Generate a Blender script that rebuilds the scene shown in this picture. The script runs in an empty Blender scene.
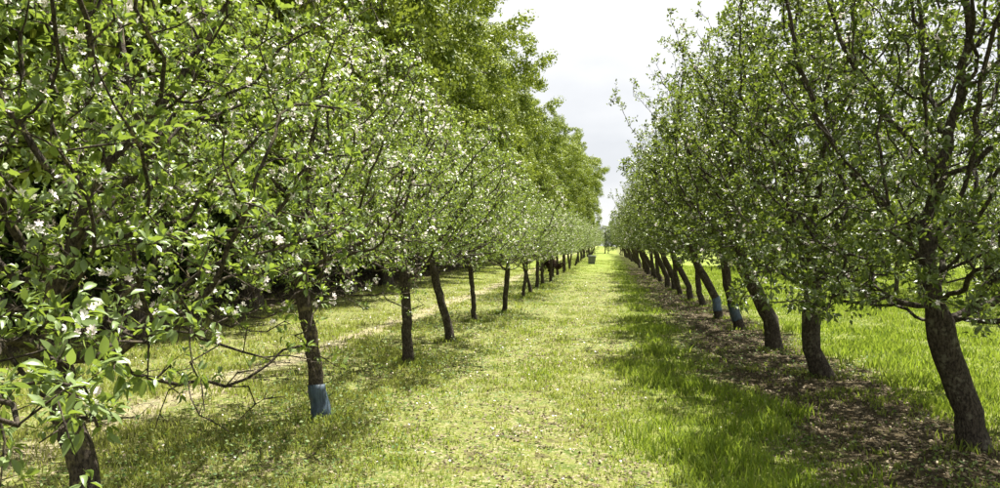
import bpy, math, time
import numpy as np
from mathutils import Matrix, Vector

T0 = time.time()
R = math.radians
scene = bpy.context.scene
col = scene.collection
TAU = 2 * math.pi

# ------------------------------------------------------------------ camera
FPX, PW, PH = 750.0, 1000.0, 488.0          # focal length in photo pixels, photo size
VPX, HZ, CAMZ = 612.0, 246.0, 1.70          # where the rows vanish, horizon line, eye height
YAW = math.atan((VPX - PW / 2) / FPX)
cd = bpy.data.cameras.new('camera')
cam = bpy.data.objects.new('camera', cd)
col.objects.link(cam)
cam.location = (0, 0, CAMZ)
cam.rotation_euler = (R(90), 0, YAW)
cd.sensor_width = 36.0
cd.lens = 36.0 * FPX / PW
cd.shift_y = (HZ - PH / 2) / PW
cd.clip_start = 0.05
cd.clip_end = 3000
scene.camera = cam

# ------------------------------------------------------------------ sky, sun, exposure
SUN_ELEV, SUN_AZ = R(66), R(27)             # azimuth clockwise from +Y: the sun stands to the right
world = bpy.data.worlds.new('World')
scene.world = world
world.use_nodes = True
wn, wl = world.node_tree.nodes, world.node_tree.links
wn.clear()
sky = wn.new('ShaderNodeTexSky')
sky.sky_type = 'NISHITA'
sky.sun_disc = False
sky.sun_elevation = SUN_ELEV
sky.sun_rotation = SUN_AZ
tc = wn.new('ShaderNodeTexCoord')
mp = wn.new('ShaderNodeMapping')
mp.inputs['Scale'].default_value = (1.0, 1.0, 2.2)
nz = wn.new('ShaderNodeTexNoise')
nz.inputs['Scale'].default_value = 2.6
nz.inputs['Detail'].default_value = 5
nz.inputs['Roughness'].default_value = 0.5
cr = wn.new('ShaderNodeValToRGB')            # thin bright cloud sheet, slightly greyer in places
cr.color_ramp.elements[0].position = 0.36
cr.color_ramp.elements[0].color = (5.3, 5.4, 5.6, 1)
cr.color_ramp.elements[1].position = 0.58
cr.color_ramp.elements[1].color = (7.2, 7.15, 7.1, 1)
mx = wn.new('ShaderNodeMix')
mx.data_type = 'RGBA'
mx.inputs['Factor'].default_value = 0.93
bg = wn.new('ShaderNodeBackground')
bg.inputs['Strength'].default_value = 0.043
out = wn.new('ShaderNodeOutputWorld')
wl.new(tc.outputs['Generated'], mp.inputs['Vector'])
wl.new(mp.outputs['Vector'], nz.inputs['Vector'])
wl.new(nz.outputs['Fac'], cr.inputs['Fac'])
wl.new(sky.outputs['Color'], mx.inputs['A'])
wl.new(cr.outputs['Color'], mx.inputs['B'])
wl.new(mx.outputs['Result'], bg.inputs['Color'])
wl.new(bg.outputs['Background'], out.inputs['Surface'])

sd = bpy.data.lights.new('sun', 'SUN')
sd.energy = 5.0
sd.angle = R(0.53)
sd.color = (1.0, 0.95, 0.86)
sun = bpy.data.objects.new('sun', sd)
col.objects.link(sun)
sun_dir = Vector((math.sin(SUN_AZ) * math.cos(SUN_ELEV), math.cos(SUN_AZ) * math.cos(SUN_ELEV), math.sin(SUN_ELEV)))
sun.rotation_euler = sun_dir.to_track_quat('Z', 'Y').to_euler()
sun.location = (30, 10, 40)

vs = scene.view_settings
vs.view_transform = 'Standard'
vs.look = 'None'
vs.gamma = 1
vs.use_curve_mapping = False
vs.exposure = 1.9
cy = scene.cycles
cy.max_bounces = 7
cy.diffuse_bounces = 4
cy.glossy_bounces = 2
cy.transmission_bounces = 5
cy.use_denoising = True

# ------------------------------------------------------------------ numeric helpers
def hash2(ix, iy, seed):
    h = np.sin(ix * 127.1 + iy * 311.7 + seed * 74.7) * 43758.5453
    return h - np.floor(h)

def vnoise(x, y, scale=1.0, seed=0):
    x = np.asarray(x, float) / scale
    y = np.asarray(y, float) / scale
    ix, iy = np.floor(x), np.floor(y)
    fx, fy = x - ix, y - iy
    fx, fy = fx * fx * (3 - 2 * fx), fy * fy * (3 - 2 * fy)
    a, b = hash2(ix, iy, seed), hash2(ix + 1, iy, seed)
    c, d = hash2(ix, iy + 1, seed), hash2(ix + 1, iy + 1, seed)
    return (a * (1 - fx) + b * fx) * (1 - fy) + (c * (1 - fx) + d * fx) * fy

def fnoise(x, y, scale=1.0, seed=0):
    return 0.6 * vnoise(x, y, scale, seed) + 0.4 * vnoise(x, y, scale * 0.37, seed + 5)

def sstep(a, b, x):
    t = np.clip((np.asarray(x, float) - a) / (b - a), 0, 1)
    return t * t * (3 - 2 * t)

def zf(x, y):
    """ground height: flat near by, tilting up to the left and rising a little far off"""
    x = np.asarray(x, float)
    y = np.asarray(y, float)
    ramp = sstep(18, 95, y)
    xc = np.clip(x, -7, 7)
    z = ramp * (0.30 - 0.085 * xc) + sstep(95, 240, y) * 0.9
    near = 1 - sstep(40, 70, np.hypot(x, y))
    z = z + near * (0.07 * (fnoise(x, y, 2.1, 3) - 0.5) + 0.03 * (vnoise(x, y, 0.45, 9) - 0.5))
    return z

FWD = np.array((-math.sin(YAW), math.cos(YAW)))
RGT = np.array((math.cos(YAW), math.sin(YAW)))

def at(px, py):
    """photo pixel -> point on the ground"""
    z = 0.0
    for _ in range(12):
        d = (CAMZ - z) * FPX / (py - HZ)
        p = FWD * d + RGT * (px - PW / 2) / FPX * d
        z = 0.5 * z + 0.5 * float(zf(p[0], p[1]))
    return float(p[0]), float(p[1]), float(zf(p[0], p[1]))

def nrm(v):
    return v / np.maximum(np.linalg.norm(v, axis=-1, keepdims=True), 1e-9)

# ------------------------------------------------------------------ scene helpers
def raw_mesh(name, verts, tris=None, quads=None, tint=None, smooth=False):
    me = bpy.data.meshes.new(name)
    verts = np.asarray(verts, np.float32)
    tris = np.zeros((0, 3), np.int32) if tris is None else np.asarray(tris, np.int32)
    quads = np.zeros((0, 4), np.int32) if quads is None else np.asarray(quads, np.int32)
    me.vertices.add(len(verts))
    me.vertices.foreach_set('co', verts.ravel())
    loops = np.concatenate([tris.ravel(), quads.ravel()])
    me.loops.add(len(loops))
    me.loops.foreach_set('vertex_index', loops)
    nt, nq = len(tris), len(quads)
    start = np.concatenate([np.arange(nt) * 3, nt * 3 + np.arange(nq) * 4]).astype(np.int32)
    me.polygons.add(nt + nq)
    me.polygons.foreach_set('loop_start', start)
    if smooth:
        me.polygons.foreach_set('use_smooth', np.ones(nt + nq, bool))
    if tint is not None:
        a = me.attributes.new('tint', 'FLOAT', 'POINT')
        a.data.foreach_set('value', np.asarray(tint, np.float32))
    me.update()
    me.validate()
    return me

def link(name, data, parent=None, mat=None):
    if mat is not None and data is not None and len(data.materials) == 0:
        data.materials.append(mat)
    o = bpy.data.objects.new(name, data)
    col.objects.link(o)
    if parent is not None:
        o.parent = parent
    return o

def tag(o, label=None, cat=None, group=None, kind=None):
    if label: o['label'] = label
    if cat: o['category'] = cat
    if group: o['group'] = group
    if kind: o['kind'] = kind
    return o

# ------------------------------------------------------------------ materials
def new_mat(name):
    m = bpy.data.materials.new(name)
    m.use_nodes = True
    n, l = m.node_tree.nodes, m.node_tree.links
    n.clear()
    return m, n, l

def mixc(n, l, fac, a, b):
    x = n.new('ShaderNodeMix')
    x.data_type = 'RGBA'
    for s, v in (('Factor', fac), ('A', a), ('B', b)):
        if hasattr(v, 'is_linked'):
            l.new(v, x.inputs[s])
        elif s == 'Factor':
            x.inputs[s].default_value = v
        else:
            x.inputs[s].default_value = (*v, 1)
    return x.outputs['Result']

def math_node(n, l, op, a, b=None, clamp=False):
    x = n.new('ShaderNodeMath')
    x.operation = op
    x.use_clamp = clamp
    for i, v in enumerate((a, b)):
        if v is None: continue
        if hasattr(v, 'is_linked'): l.new(v, x.inputs[i])
        else: x.inputs[i].default_value = v
    return x.outputs[0]

def map_node(n, l, v, a, b, c=0.0, d=1.0):
    x = n.new('ShaderNodeMapRange')
    x.interpolation_type = 'SMOOTHSTEP'
    l.new(v, x.inputs['Value'])
    for i, q in enumerate((a, b, c, d)): x.inputs[1 + i].default_value = q
    return x.outputs[0]

def noise_node(n, l, vec, scale, detail=3, rough=0.55):
    x = n.new('ShaderNodeTexNoise')
    x.inputs['Scale'].default_value = scale
    x.inputs['Detail'].default_value = detail
    x.inputs['Roughness'].default_value = rough
    if vec is not None: l.new(vec, x.inputs['Vector'])
    return x.outputs['Fac']

def leaf_mat(name, ca, cb, trans=0.35, tcol=(0.30, 0.42, 0.05), under=None, rough=0.45, spec=0.4, spots=0.0):
    m, n, l = new_mat(name)
    at_ = n.new('ShaderNodeAttribute')
    at_.attribute_name = 'tint'
    c = mixc(n, l, at_.outputs['Fac'], ca, cb)
    geo = n.new('ShaderNodeNewGeometry')
    if spots:
        c = mixc(n, l, map_node(n, l, noise_node(n, l, geo.outputs['Position'], 22.0, 2), 0.45, 0.7, 0, spots), c, tuple(0.55 * v for v in ca))
    if under:
        c = mixc(n, l, geo.outputs['Backfacing'], c, under)
    p = n.new('ShaderNodeBsdfPrincipled')
    l.new(c, p.inputs['Base Color'])
    p.inputs['Roughness'].default_value = rough
    p.inputs['Specular IOR Level'].default_value = spec
    t = n.new('ShaderNodeBsdfTranslucent')
    tm = mixc(n, l, 0.6, c, tcol)
    l.new(tm, t.inputs['Color'])
    ms = n.new('ShaderNodeMixShader')
    ms.inputs[0].default_value = trans
    l.new(p.outputs[0], ms.inputs[1])
    l.new(t.outputs[0], ms.inputs[2])
    o = n.new('ShaderNodeOutputMaterial')
    l.new(ms.outputs[0], o.inputs['Surface'])
    return m

def bark_mat(name, ca, cb, lichen=(0.30, 0.30, 0.20), lich=0.5, scale=1.0):
    m, n, l = new_mat(name)
    tcd = n.new('ShaderNodeTexCoord')
    mpn = n.new('ShaderNodeMapping')
    mpn.inputs['Scale'].default_value = (1, 1, 0.42)
    l.new(tcd.outputs['Object'], mpn.inputs['Vector'])
    n1 = noise_node(n, l, mpn.outputs['Vector'], 62 * scale, 6, 0.72)
    n2 = noise_node(n, l, tcd.outputs['Object'], 7 * scale, 4)
    n3 = noise_node(n, l, tcd.outputs['Object'], 26 * scale, 3)
    c = mixc(n, l, map_node(n, l, n1, 0.38, 0.64), ca, cb)
    lf = math_node(n, l, 'MULTIPLY', map_node(n, l, n2, 0.48, 0.66), map_node(n, l, n3, 0.45, 0.62))
    c = mixc(n, l, math_node(n, l, 'MULTIPLY', lf, lich), c, lichen)
    p = n.new('ShaderNodeBsdfPrincipled')
    l.new(c, p.inputs['Base Color'])
    p.inputs['Roughness'].default_value = 0.9
    p.inputs['Specular IOR Level'].default_value = 0.2
    b = n.new('ShaderNodeBump')
    b.inputs['Strength'].default_value = 1.0
    b.inputs['Distance'].default_value = 0.035
    l.new(n1, b.inputs['Height'])
    l.new(b.outputs[0], p.inputs['Normal'])
    o = n.new('ShaderNodeOutputMaterial')
    l.new(p.outputs[0], o.inputs['Surface'])
    return m

M = {}
M['apple_leaf'] = leaf_mat('apple_leaf', (0.060, 0.108, 0.015), (0.205, 0.265, 0.062), 0.31, (0.36, 0.48, 0.05),
                           under=(0.140, 0.195, 0.065), rough=0.36, spec=0.42)
M['apple_leaf_backlit'] = leaf_mat('apple_leaf_backlit', (0.025, 0.050, 0.009), (0.088, 0.130, 0.028), 0.27, (0.32, 0.42, 0.04),
                                under=(0.10, 0.135, 0.045), rough=0.40, spec=0.38)  # right row: backlit shade put into a darker leaf colour
M['forest_leaf'] = leaf_mat('forest_leaf', (0.080, 0.128, 0.013), (0.270, 0.315, 0.050), 0.25, (0.34, 0.42, 0.04), rough=0.55, spec=0.3)
M['shrub_leaf'] = leaf_mat('shrub_leaf', (0.020, 0.042, 0.010), (0.060, 0.090, 0.022), 0.18, (0.2, 0.28, 0.03), rough=0.5, spec=0.3)  # shade under the wood put into the very dark leaf colour
M['brown_twigs'] = leaf_mat('brown_twigs', (0.030, 0.020, 0.013), (0.07, 0.045, 0.03), 0.05, (0.1, 0.06, 0.03), rough=0.8, spec=0.1)
M['grass'] = leaf_mat('grass', (0.118, 0.190, 0.015), (0.330, 0.310, 0.110), 0.42, (0.33, 0.42, 0.04), rough=0.5, spec=0.3)
M['weed'] = leaf_mat('weed', (0.060, 0.125, 0.022), (0.200, 0.240, 0.085), 0.32, (0.28, 0.36, 0.05), rough=0.6, spec=0.25)
M['litter'] = leaf_mat('litter', (0.055, 0.040, 0.021), (0.430, 0.365, 0.250), 0.10, (0.3, 0.2, 0.1), rough=0.8, spec=0.2)
M['petal'] = leaf_mat('petal', (0.78, 0.62, 0.64), (0.84, 0.82, 0.78), 0.35, (0.8, 0.76, 0.72), rough=0.6, spec=0.2)
M['bark'] = bark_mat('bark', (0.024, 0.019, 0.015), (0.110, 0.090, 0.068), (0.22, 0.21, 0.15), 0.7)
M['bark_pale'] = bark_mat('bark_pale', (0.028, 0.022, 0.017), (0.125, 0.102, 0.075), (0.24, 0.21, 0.10), 0.8)
M['bark_forest'] = bark_mat('bark_forest', (0.030, 0.024, 0.018), (0.10, 0.08, 0.06), (0.10, 0.13, 0.06), 0.6, 0.4)

def guard_mat(name, ca, cb):
    m, n, l = new_mat(name)
    tcd = n.new('ShaderNodeTexCoord')
    mpn = n.new('ShaderNodeMapping')
    mpn.inputs['Rotation'].default_value = (0.3, 0.9, 0.2)
    mpn.inputs['Scale'].default_value = (1, 1, 0.15)
    l.new(tcd.outputs['Object'], mpn.inputs['Vector'])
    n1 = noise_node(n, l, mpn.outputs['Vector'], 60, 3)
    n2 = noise_node(n, l, tcd.outputs['Object'], 9, 4)
    c = mixc(n, l, map_node(n, l, n1, 0.35, 0.65), ca, cb)
    c = mixc(n, l, map_node(n, l, n2, 0.5, 0.72, 0, 0.7), c, (0.10, 0.10, 0.10))
    p = n.new('ShaderNodeBsdfPrincipled')
    l.new(c, p.inputs['Base Color'])
    p.inputs['Roughness'].default_value = 0.6
    b = n.new('ShaderNodeBump')
    b.inputs['Strength'].default_value = 0.6
    b.inputs['Distance'].default_value = 0.01
    l.new(n1, b.inputs['Height'])
    l.new(b.outputs[0], p.inputs['Normal'])
    o = n.new('ShaderNodeOutputMaterial')
    l.new(p.outputs[0], o.inputs['Surface'])
    return m
M['guard_slate'] = guard_mat('guard_slate', (0.022, 0.040, 0.060), (0.055, 0.088, 0.120))
M['guard_blue'] = guard_mat('guard_blue', (0.035, 0.065, 0.11), (0.11, 0.16, 0.23))

def plain_mat(name, c, rough=0.6, var=0.25):
    m, n, l = new_mat(name)
    tcd = n.new('ShaderNodeTexCoord')
    f = noise_node(n, l, tcd.outputs['Object'], 8, 4)
    cc = mixc(n, l, f, tuple(v * (1 - var) for v in c), tuple(v * (1 + var) for v in c))
    p = n.new('ShaderNodeBsdfPrincipled')
    l.new(cc, p.inputs['Base Color'])
    p.inputs['Roughness'].default_value = rough
    o = n.new('ShaderNodeOutputMaterial')
    l.new(p.outputs[0], o.inputs['Surface'])
    return m
M['bin_grey'] = plain_mat('bin_grey', (0.13, 0.135, 0.135), 0.5)
M['bin_light'] = plain_mat('bin_light', (0.22, 0.24, 0.24), 0.5)

# ------------------------------------------------------------------ rows (positions read off the ground)
LEFT_PX = [(322, 420), (408, 364), (452, 341.5), (475, 322), (504, 313), (522.5, 298.7), (531.5, 294), (537, 288.5), (542.5, 285)]
RIGHT_PX = [(977, 447), (826, 376), (774, 349), (742, 330), (719, 318.5), (703.6, 306), (690.7, 300), (681, 295), (675, 290), (668, 286.5), (661, 282)]
LEFT = [(-2.66, 3.62, 0.0)] + [at(*p) for p in LEFT_PX]
RIGHT = [at(*p) for p in RIGHT_PX]
LEFT[0] = (LEFT[0][0], LEFT[0][1], float(zf(LEFT[0][0], LEFT[0][1])))
rr = np.random.default_rng(77)
def extend(row, xend, yend, step):
    x0, y0 = row[-1][0], row[-1][1]
    y = y0 + step
    while y < yend:
        f = (y - y0) / (yend - y0)
        x = x0 + (xend - x0) * f + rr.uniform(-.15, .15)
        row.append((x, y, float(zf(x, y))))
        y += step * rr.uniform(.9, 1.1)
extend(LEFT, -2.6, 112, 3.05)
extend(RIGHT, 2.0, 112, 3.0)
print('LEFT', [tuple(round(v, 2) for v in p) for p in LEFT[:11]], len(LEFT))
print('RIGHT', [tuple(round(v, 2) for v in p) for p in RIGHT[:12]], len(RIGHT))
_ry = np.array([-60] + [p[1] for p in RIGHT] + [600])
_rx = np.array([RIGHT[0][0] + .2] + [p[0] for p in RIGHT] + [2.0])
def rowR(y):
    return np.interp(y, _ry, _rx)

# ------------------------------------------------------------------ ground
def make_ground():
    ax = np.concatenate([np.linspace(-700, -60, 14)[:-1], np.linspace(-60, -12, 25)[:-1], np.linspace(-12, 12, 121)[:-1],
                         np.linspace(12, 60, 25)[:-1], np.linspace(60, 700, 14)])
    ay = np.concatenate([np.linspace(-200, -6, 12)[:-1], np.linspace(-6, 30, 181)[:-1], np.linspace(30, 120, 91)[:-1],
                         np.linspace(120, 1500, 40)])
    X, Y = np.meshgrid(ax, ay)
    Z = zf(X, Y)
    v = np.stack([X, Y, Z], -1).reshape(-1, 3)
    nx, ny = len(ax), len(ay)
    i = (np.arange(ny - 1)[:, None] * nx + np.arange(nx - 1)[None, :]).ravel()
    q = np.stack([i, i + 1, i + nx + 1, i + nx], -1)
    me = raw_mesh('ground', v, quads=q, smooth=True)
    m, n, l = new_mat('ground_soil_and_turf')
    g = n.new('ShaderNodeNewGeometry')
    pos = g.outputs['Position']
    s = n.new('ShaderNodeSeparateXYZ')
    l.new(pos, s.inputs[0])
    x, y = s.outputs[0], s.outputs[1]
    nb = noise_node(n, l, pos, 0.9, 4)
    nm = noise_node(n, l, pos, 4.0, 4, 0.6)
    nf = noise_node(n, l, pos, 26.0, 4, 0.65)
    ng = noise_node(n, l, pos, 110.0, 3, 0.6)
    green = mixc(n, l, map_node(n, l, nm, 0.35, 0.65), (0.070, 0.100, 0.018), (0.160, 0.175, 0.045))
    straw = mixc(n, l, map_node(n, l, nf, 0.35, 0.65), (0.130, 0.112, 0.055), (0.260, 0.235, 0.125))
    soil = mixc(n, l, map_node(n, l, ng, 0.35, 0.65), (0.024, 0.018, 0.010), (0.085, 0.068, 0.036))
    # sparse turf: green, straw and bare earth in patches
    turf = mixc(n, l, map_node(n, l, nf, 0.46, 0.66), green, straw)
    turf = mixc(n, l, map_node(n, l, nm, 0.54, 0.66, 0, 0.75), turf, soil)
    xj = math_node(n, l, 'ADD', x, math_node(n, l, 'MULTIPLY', math_node(n, l, 'SUBTRACT', nb, 0.5), 1.6))
    xj = math_node(n, l, 'ADD', xj, math_node(n, l, 'MULTIPLY', math_node(n, l, 'SUBTRACT', nm, 0.5), 0.8))
    # right row line, converging slightly with distance
    rx = math_node(n, l, 'SUBTRACT', 2.95, math_node(n, l, 'MULTIPLY', math_node(n, l, 'MINIMUM', y, 40.0), 0.018))
    dxr = math_node(n, l, 'SUBTRACT', xj, rx)
    band = math_node(n, l, 'MULTIPLY', map_node(n, l, dxr, -1.55, -1.0), map_node(n, l, dxr, 0.75, 0.35))
    lit = mixc(n, l, map_node(n, l, nf, 0.5, 0.72, 0, 0.7), soil, (0.17, 0.14, 0.08))
    # lush strips either side of the litter band
    lush = math_node(n, l, 'MAXIMUM', map_node(n, l, dxr, 0.5, 0.9),
                     math_node(n, l, 'MULTIPLY', map_node(n, l, xj, 0.1, 0.6), map_node(n, l, dxr, -1.0, -1.3)))
    c = mixc(n, l, math_node(n, l, 'MULTIPLY', lush, 0.85), turf, green)
    far = map_node(n, l, y, 22.0, 60.0, 0.0, 0.85)
    c = mixc(n, l, far, c, mixc(n, l, map_node(n, l, nb, 0.35, 0.65), (0.110, 0.160, 0.022), (0.180, 0.205, 0.045)))
    c = mixc(n, l, math_node(n, l, 'MULTIPLY', band, map_node(n, l, y, 45, 75, 1.0, 0.5)), c, lit)
    # worn foot track on the far side of the left row
    ptx = math_node(n, l, 'ADD', x, math_node(n, l, 'MULTIPLY', math_node(n, l, 'SUBTRACT', nb, 0.5), 0.9))
    pd = math_node(n, l, 'ABSOLUTE', math_node(n, l, 'ADD', ptx, 4.75))
    pth = math_node(n, l, 'MULTIPLY', map_node(n, l, pd, 0.42, 0.12), map_node(n, l, nm, 0.25, 0.5))
    c = mixc(n, l, math_node(n, l, 'MULTIPLY', pth, 0.6), c, mixc(n, l, nf, (0.19, 0.155, 0.105), (0.36, 0.31, 0.22)))
    # forest floor
    ff = map_node(n, l, xj, -8.2, -9.6)
    c = mixc(n, l, ff, c, lit)
    p = n.new('ShaderNodeBsdfPrincipled')
    l.new(c, p.inputs['Base Color'])
    p.inputs['Roughness'].default_value = 0.95
    p.inputs['Specular IOR Level'].default_value = 0.1
    b = n.new('ShaderNodeBump')
    b.inputs['Strength'].default_value = 0.8
    b.inputs['Distance'].default_value = 0.03
    l.new(math_node(n, l, 'ADD', nf, math_node(n, l, 'MULTIPLY', ng, 0.5)), b.inputs['Height'])
    l.new(b.outputs[0], p.inputs['Normal'])
    o = n.new('ShaderNodeOutputMaterial')
    l.new(p.outputs[0], o.inputs['Surface'])
    ob = link('ground', me, mat=m)
    tag(ob, 'grassy orchard floor with worn track and bare soil under the trees', 'ground', kind='structure')
make_ground()

# ------------------------------------------------------------------ leaves, tubes
# near leaf: folded along the midrib, pointed oval; far leaf: two triangles
LEAF8_V = np.array([(0, 0, 0), (.28, -.24, .05), (.66, -.22, .03), (1, 0, -.10), (.66, .22, .03), (.28, .24, .05), (.30, 0, 0), (.66, 0, -.02)], float)
LEAF8_F = np.array([(0, 6, 1), (1, 6, 7), (1, 7, 2), (2, 7, 3), (0, 5, 6), (5, 7, 6), (5, 4, 7), (4, 3, 7)])
LEAF4_V = np.array([(0, 0, 0), (.42, -.27, .07), (1, 0, -.10), (.42, .27, .07), (.5, 0, 0)], float)
LEAF4_F = np.array([(0, 4, 1), (1, 4, 2), (0, 3, 4), (3, 2, 4)])
LEAF2_V = np.array([(0, 0, 0), (.48, -.27, .07), (1, 0, -.06), (.48, .27, .07)], float)
LEAF2_F = np.array([(0, 2, 1), (0, 3, 2)])

def rot_frames(d, n_hint):
    """direction d, approximate normal -> orthonormal (d, side, normal)"""
    d = nrm(d)
    s = nrm(np.cross(n_hint, d))
    n = np.cross(d, s)
    return np.stack([d, s, n], 1)             # rows

def stamp(V, F, pos, frames, size, tint):
    N, k = len(pos), len(V)
    loc = V[None, :, :] * size[:, None, None]
    verts = np.einsum('nkj,nji->nki', loc, frames) + pos[:, None, :]
    faces = (F[None] + (np.arange(N) * k)[:, None, None]).reshape(-1, F.shape[1])
    return verts.reshape(-1, 3), faces, np.repeat(tint, k)

def tube(pts, rad, sides, rng, bumpy=0.0):
    pts = np.asarray(pts, float)
    K = len(pts)
    tan = np.gradient(pts, axis=0) if K > 2 else np.repeat((pts[-1] - pts[0])[None], K, 0)
    tan = nrm(tan)
    ref = np.array((0.31, 0.95, 0.05)) if abs(tan[0][1]) < .85 else np.array((1.0, 0.1, 0.05))
    s = nrm(np.cross(tan, ref))
    t = np.cross(tan, s)
    a = np.arange(sides) / sides * TAU
    rr_ = np.repeat(np.asarray(rad)[:, None], sides, 1)
    if bumpy:
        ph = rng.uniform(0, TAU, 4)
        h = np.linspace(0, K * .12, K)[:, None]
        rr_ = rr_ * (1 + bumpy * (np.sin(2 * a + ph[0] + 3.1 * h) * .5 + np.sin(3 * a + ph[1] - 4.7 * h) * .35 + np.sin(5 * a + ph[2] + 9 * h) * .25)
                     + bumpy * .5 * rng.normal(size=rr_.shape) * .4)
    ring = pts[:, None, :] + rr_[:, :, None] * (np.cos(a)[None, :, None] * s[:, None, :] + np.sin(a)[None, :, None] * t[:, None, :])
    v = ring.reshape(-1, 3)
    i = (np.arange(K - 1)[:, None] * sides + np.arange(sides)[None, :])
    j = (np.arange(K - 1)[:, None] * sides + (np.arange(sides)[None, :] + 1) % sides)
    q = np.stack([i, j, j + sides, i + sides], -1).reshape(-1, 4)
    return v, q

class Acc:
    def __init__(self):
        self.v, self.q, self.t, self.n = [], [], [], 0
    def add(self, v, q=None, t=None):
        self.v.append(v)
        if q is not None: self.q.append(q + self.n)
        if t is not None: self.t.append(t + self.n)
        self.n += len(v)
    def mesh(self, name, smooth=True):
        return raw_mesh(name, np.concatenate(self.v), np.concatenate(self.t) if self.t else None,
                        np.concatenate(self.q) if self.q else None, smooth=smooth)

# ------------------------------------------------------------------ tree growth (branches reach for points spread through the crown)
def grow(rng, trunk, att, step, infl, kill, jitter=0.25, up=0.05, iters=120):
    tp = [np.array(trunk[0], float)]
    for a, b in zip(trunk[:-1], trunk[1:]):
        a, b = np.array(a, float), np.array(b, float)
        k = max(1, int(round(np.linalg.norm(b - a) / step)))
        for i in range(1, k + 1): tp.append(a + (b - a) * i / k)
    tp = np.array(tp)
    tp[1:] += rng.normal(size=tp[1:].shape) * step * .06
    pos = tp
    par = list(range(-1, len(tp) - 1))
    ntrunk = len(tp)
    lim = max(ntrunk - max(2, int(ntrunk * .22)), 1)
    d = np.linalg.norm(att[:, None] - pos[None, lim:], axis=2)
    near = d.argmin(1) + lim
    nd = d.min(1)
    if nd.min() > infl: infl = nd.min() * 1.2
    last = np.zeros(len(att), int)
    for it in range(iters):
        act = nd < infl
        if not act.any(): break
        idx = near[act]
        dirs = nrm(att[act] - pos[idx])
        uq, inv = np.unique(idx, return_inverse=True)
        s = np.zeros((len(uq), 3))
        np.add.at(s, inv, dirs)
        s = nrm(s)
        s[:, 2] += up
        s = nrm(s + rng.normal(size=s.shape) * jitter)
        newp = pos[uq] + s * step
        b = len(pos)
        pos = np.concatenate([pos, newp])
        par += list(uq)
        dd = np.linalg.norm(att[:, None] - newp[None], axis=2)
        m = dd.min(1)
        better = m < nd
        near[better] = dd.argmin(1)[better] + b
        nd[better] = m[better]
        last[better] = it
        keep = (nd > kill) & ((it - last < 4) | (nd >= infl))
        att, near, nd, last = att[keep], near[keep], nd[keep], last[keep]
        if len(att) == 0 or len(pos) > 9000: break
    return pos, np.array(par), ntrunk

def analyse(pos, par, r_base, r_tip, ntrunk):
    N = len(pos)
    kids = [[] for _ in range(N)]
    for i in range(1, N): kids[par[i]].append(i)
    tips = np.zeros(N)
    for i in range(N - 1, -1, -1):
        if not kids[i]: tips[i] = 1
        if par[i] >= 0: tips[par[i]] += tips[i]
    p = math.log(r_base / r_tip) / math.log(max(tips[0], 2))
    rad = r_tip * tips ** p
    return kids, tips, rad

def chains(kids, tips, start, stop=None):
    """list of node chains covering the subtree of start; each begins at its parent node"""
    out, st = [], [start]
    while st:
        s = st.pop()
        c = [s]
        n = s
        while kids[n]:
            ks = sorted(kids[n], key=lambda k: -tips[k])
            st.extend(ks[1:])
            n = ks[0]
            c.append(n)
        out.append(c)
    return out

def sides_for(r, near):
    if r > .06: return 12 if near else 9
    if r > .025: return 8 if near else 6
    if r > .009: return 6 if near else 4
    return 4 if near else 3

def ellipsoid_points(rng, n, c, rad, zlo, seed, bias=0.45, rough=0.35):
    """points in a lumpy ellipsoid, cut off below zlo"""
    out = []
    ph = rng.uniform(0, TAU, 12)
    while len(out) < n:
        u = rng.normal(size=(n, 3))
        u = nrm(u)
        lump = 1 + rough * (np.sin(3 * np.arctan2(u[:, 1], u[:, 0]) + ph[0]) * .4 + np.sin(5 * np.arctan2(u[:, 1], u[:, 0]) + ph[1] + 2 * u[:, 2]) * .35
                            + np.sin(6 * u[:, 2] + ph[2]) * .3 + np.sin(9 * u[:, 0] + 7 * u[:, 1] + ph[3]) * .3)
        r = rng.uniform(0, 1, n) ** bias
        p = np.array(c) + u * (r * lump)[:, None] * np.array(rad)
        out.extend(p[p[:, 2] > zlo + .25 * rng.uniform(-1, 1, len(p))])
    return np.array(out[:n])

# blossoms: five cupped petals
def blossom_template():
    V, F = [(0, 0, 0)], []
    for k in range(5):
        a = k / 5 * TAU
        for da, r, z in ((-.50, .62, .16), (-.22, 1.0, .26), (.22, 1.0, .26), (.50, .62, .16)):
            V.append((math.cos(a + da) * r, math.sin(a + da) * r, z))
        b = 1 + 4 * k
        F += [(0, b, b + 1), (0, b + 1, b + 2), (0, b + 2, b + 3)]
    return np.array(V, float), np.array(F)
BLOS_V, BLOS_F = blossom_template()
BLOF_V = np.array([(0, 0, 0)] + [(math.cos(k / 5 * TAU), math.sin(k / 5 * TAU), .25) for k in range(5)])
BLOF_F = np.array([(0, 1 + k, 1 + (k + 1) % 5) for k in range(5)])

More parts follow.
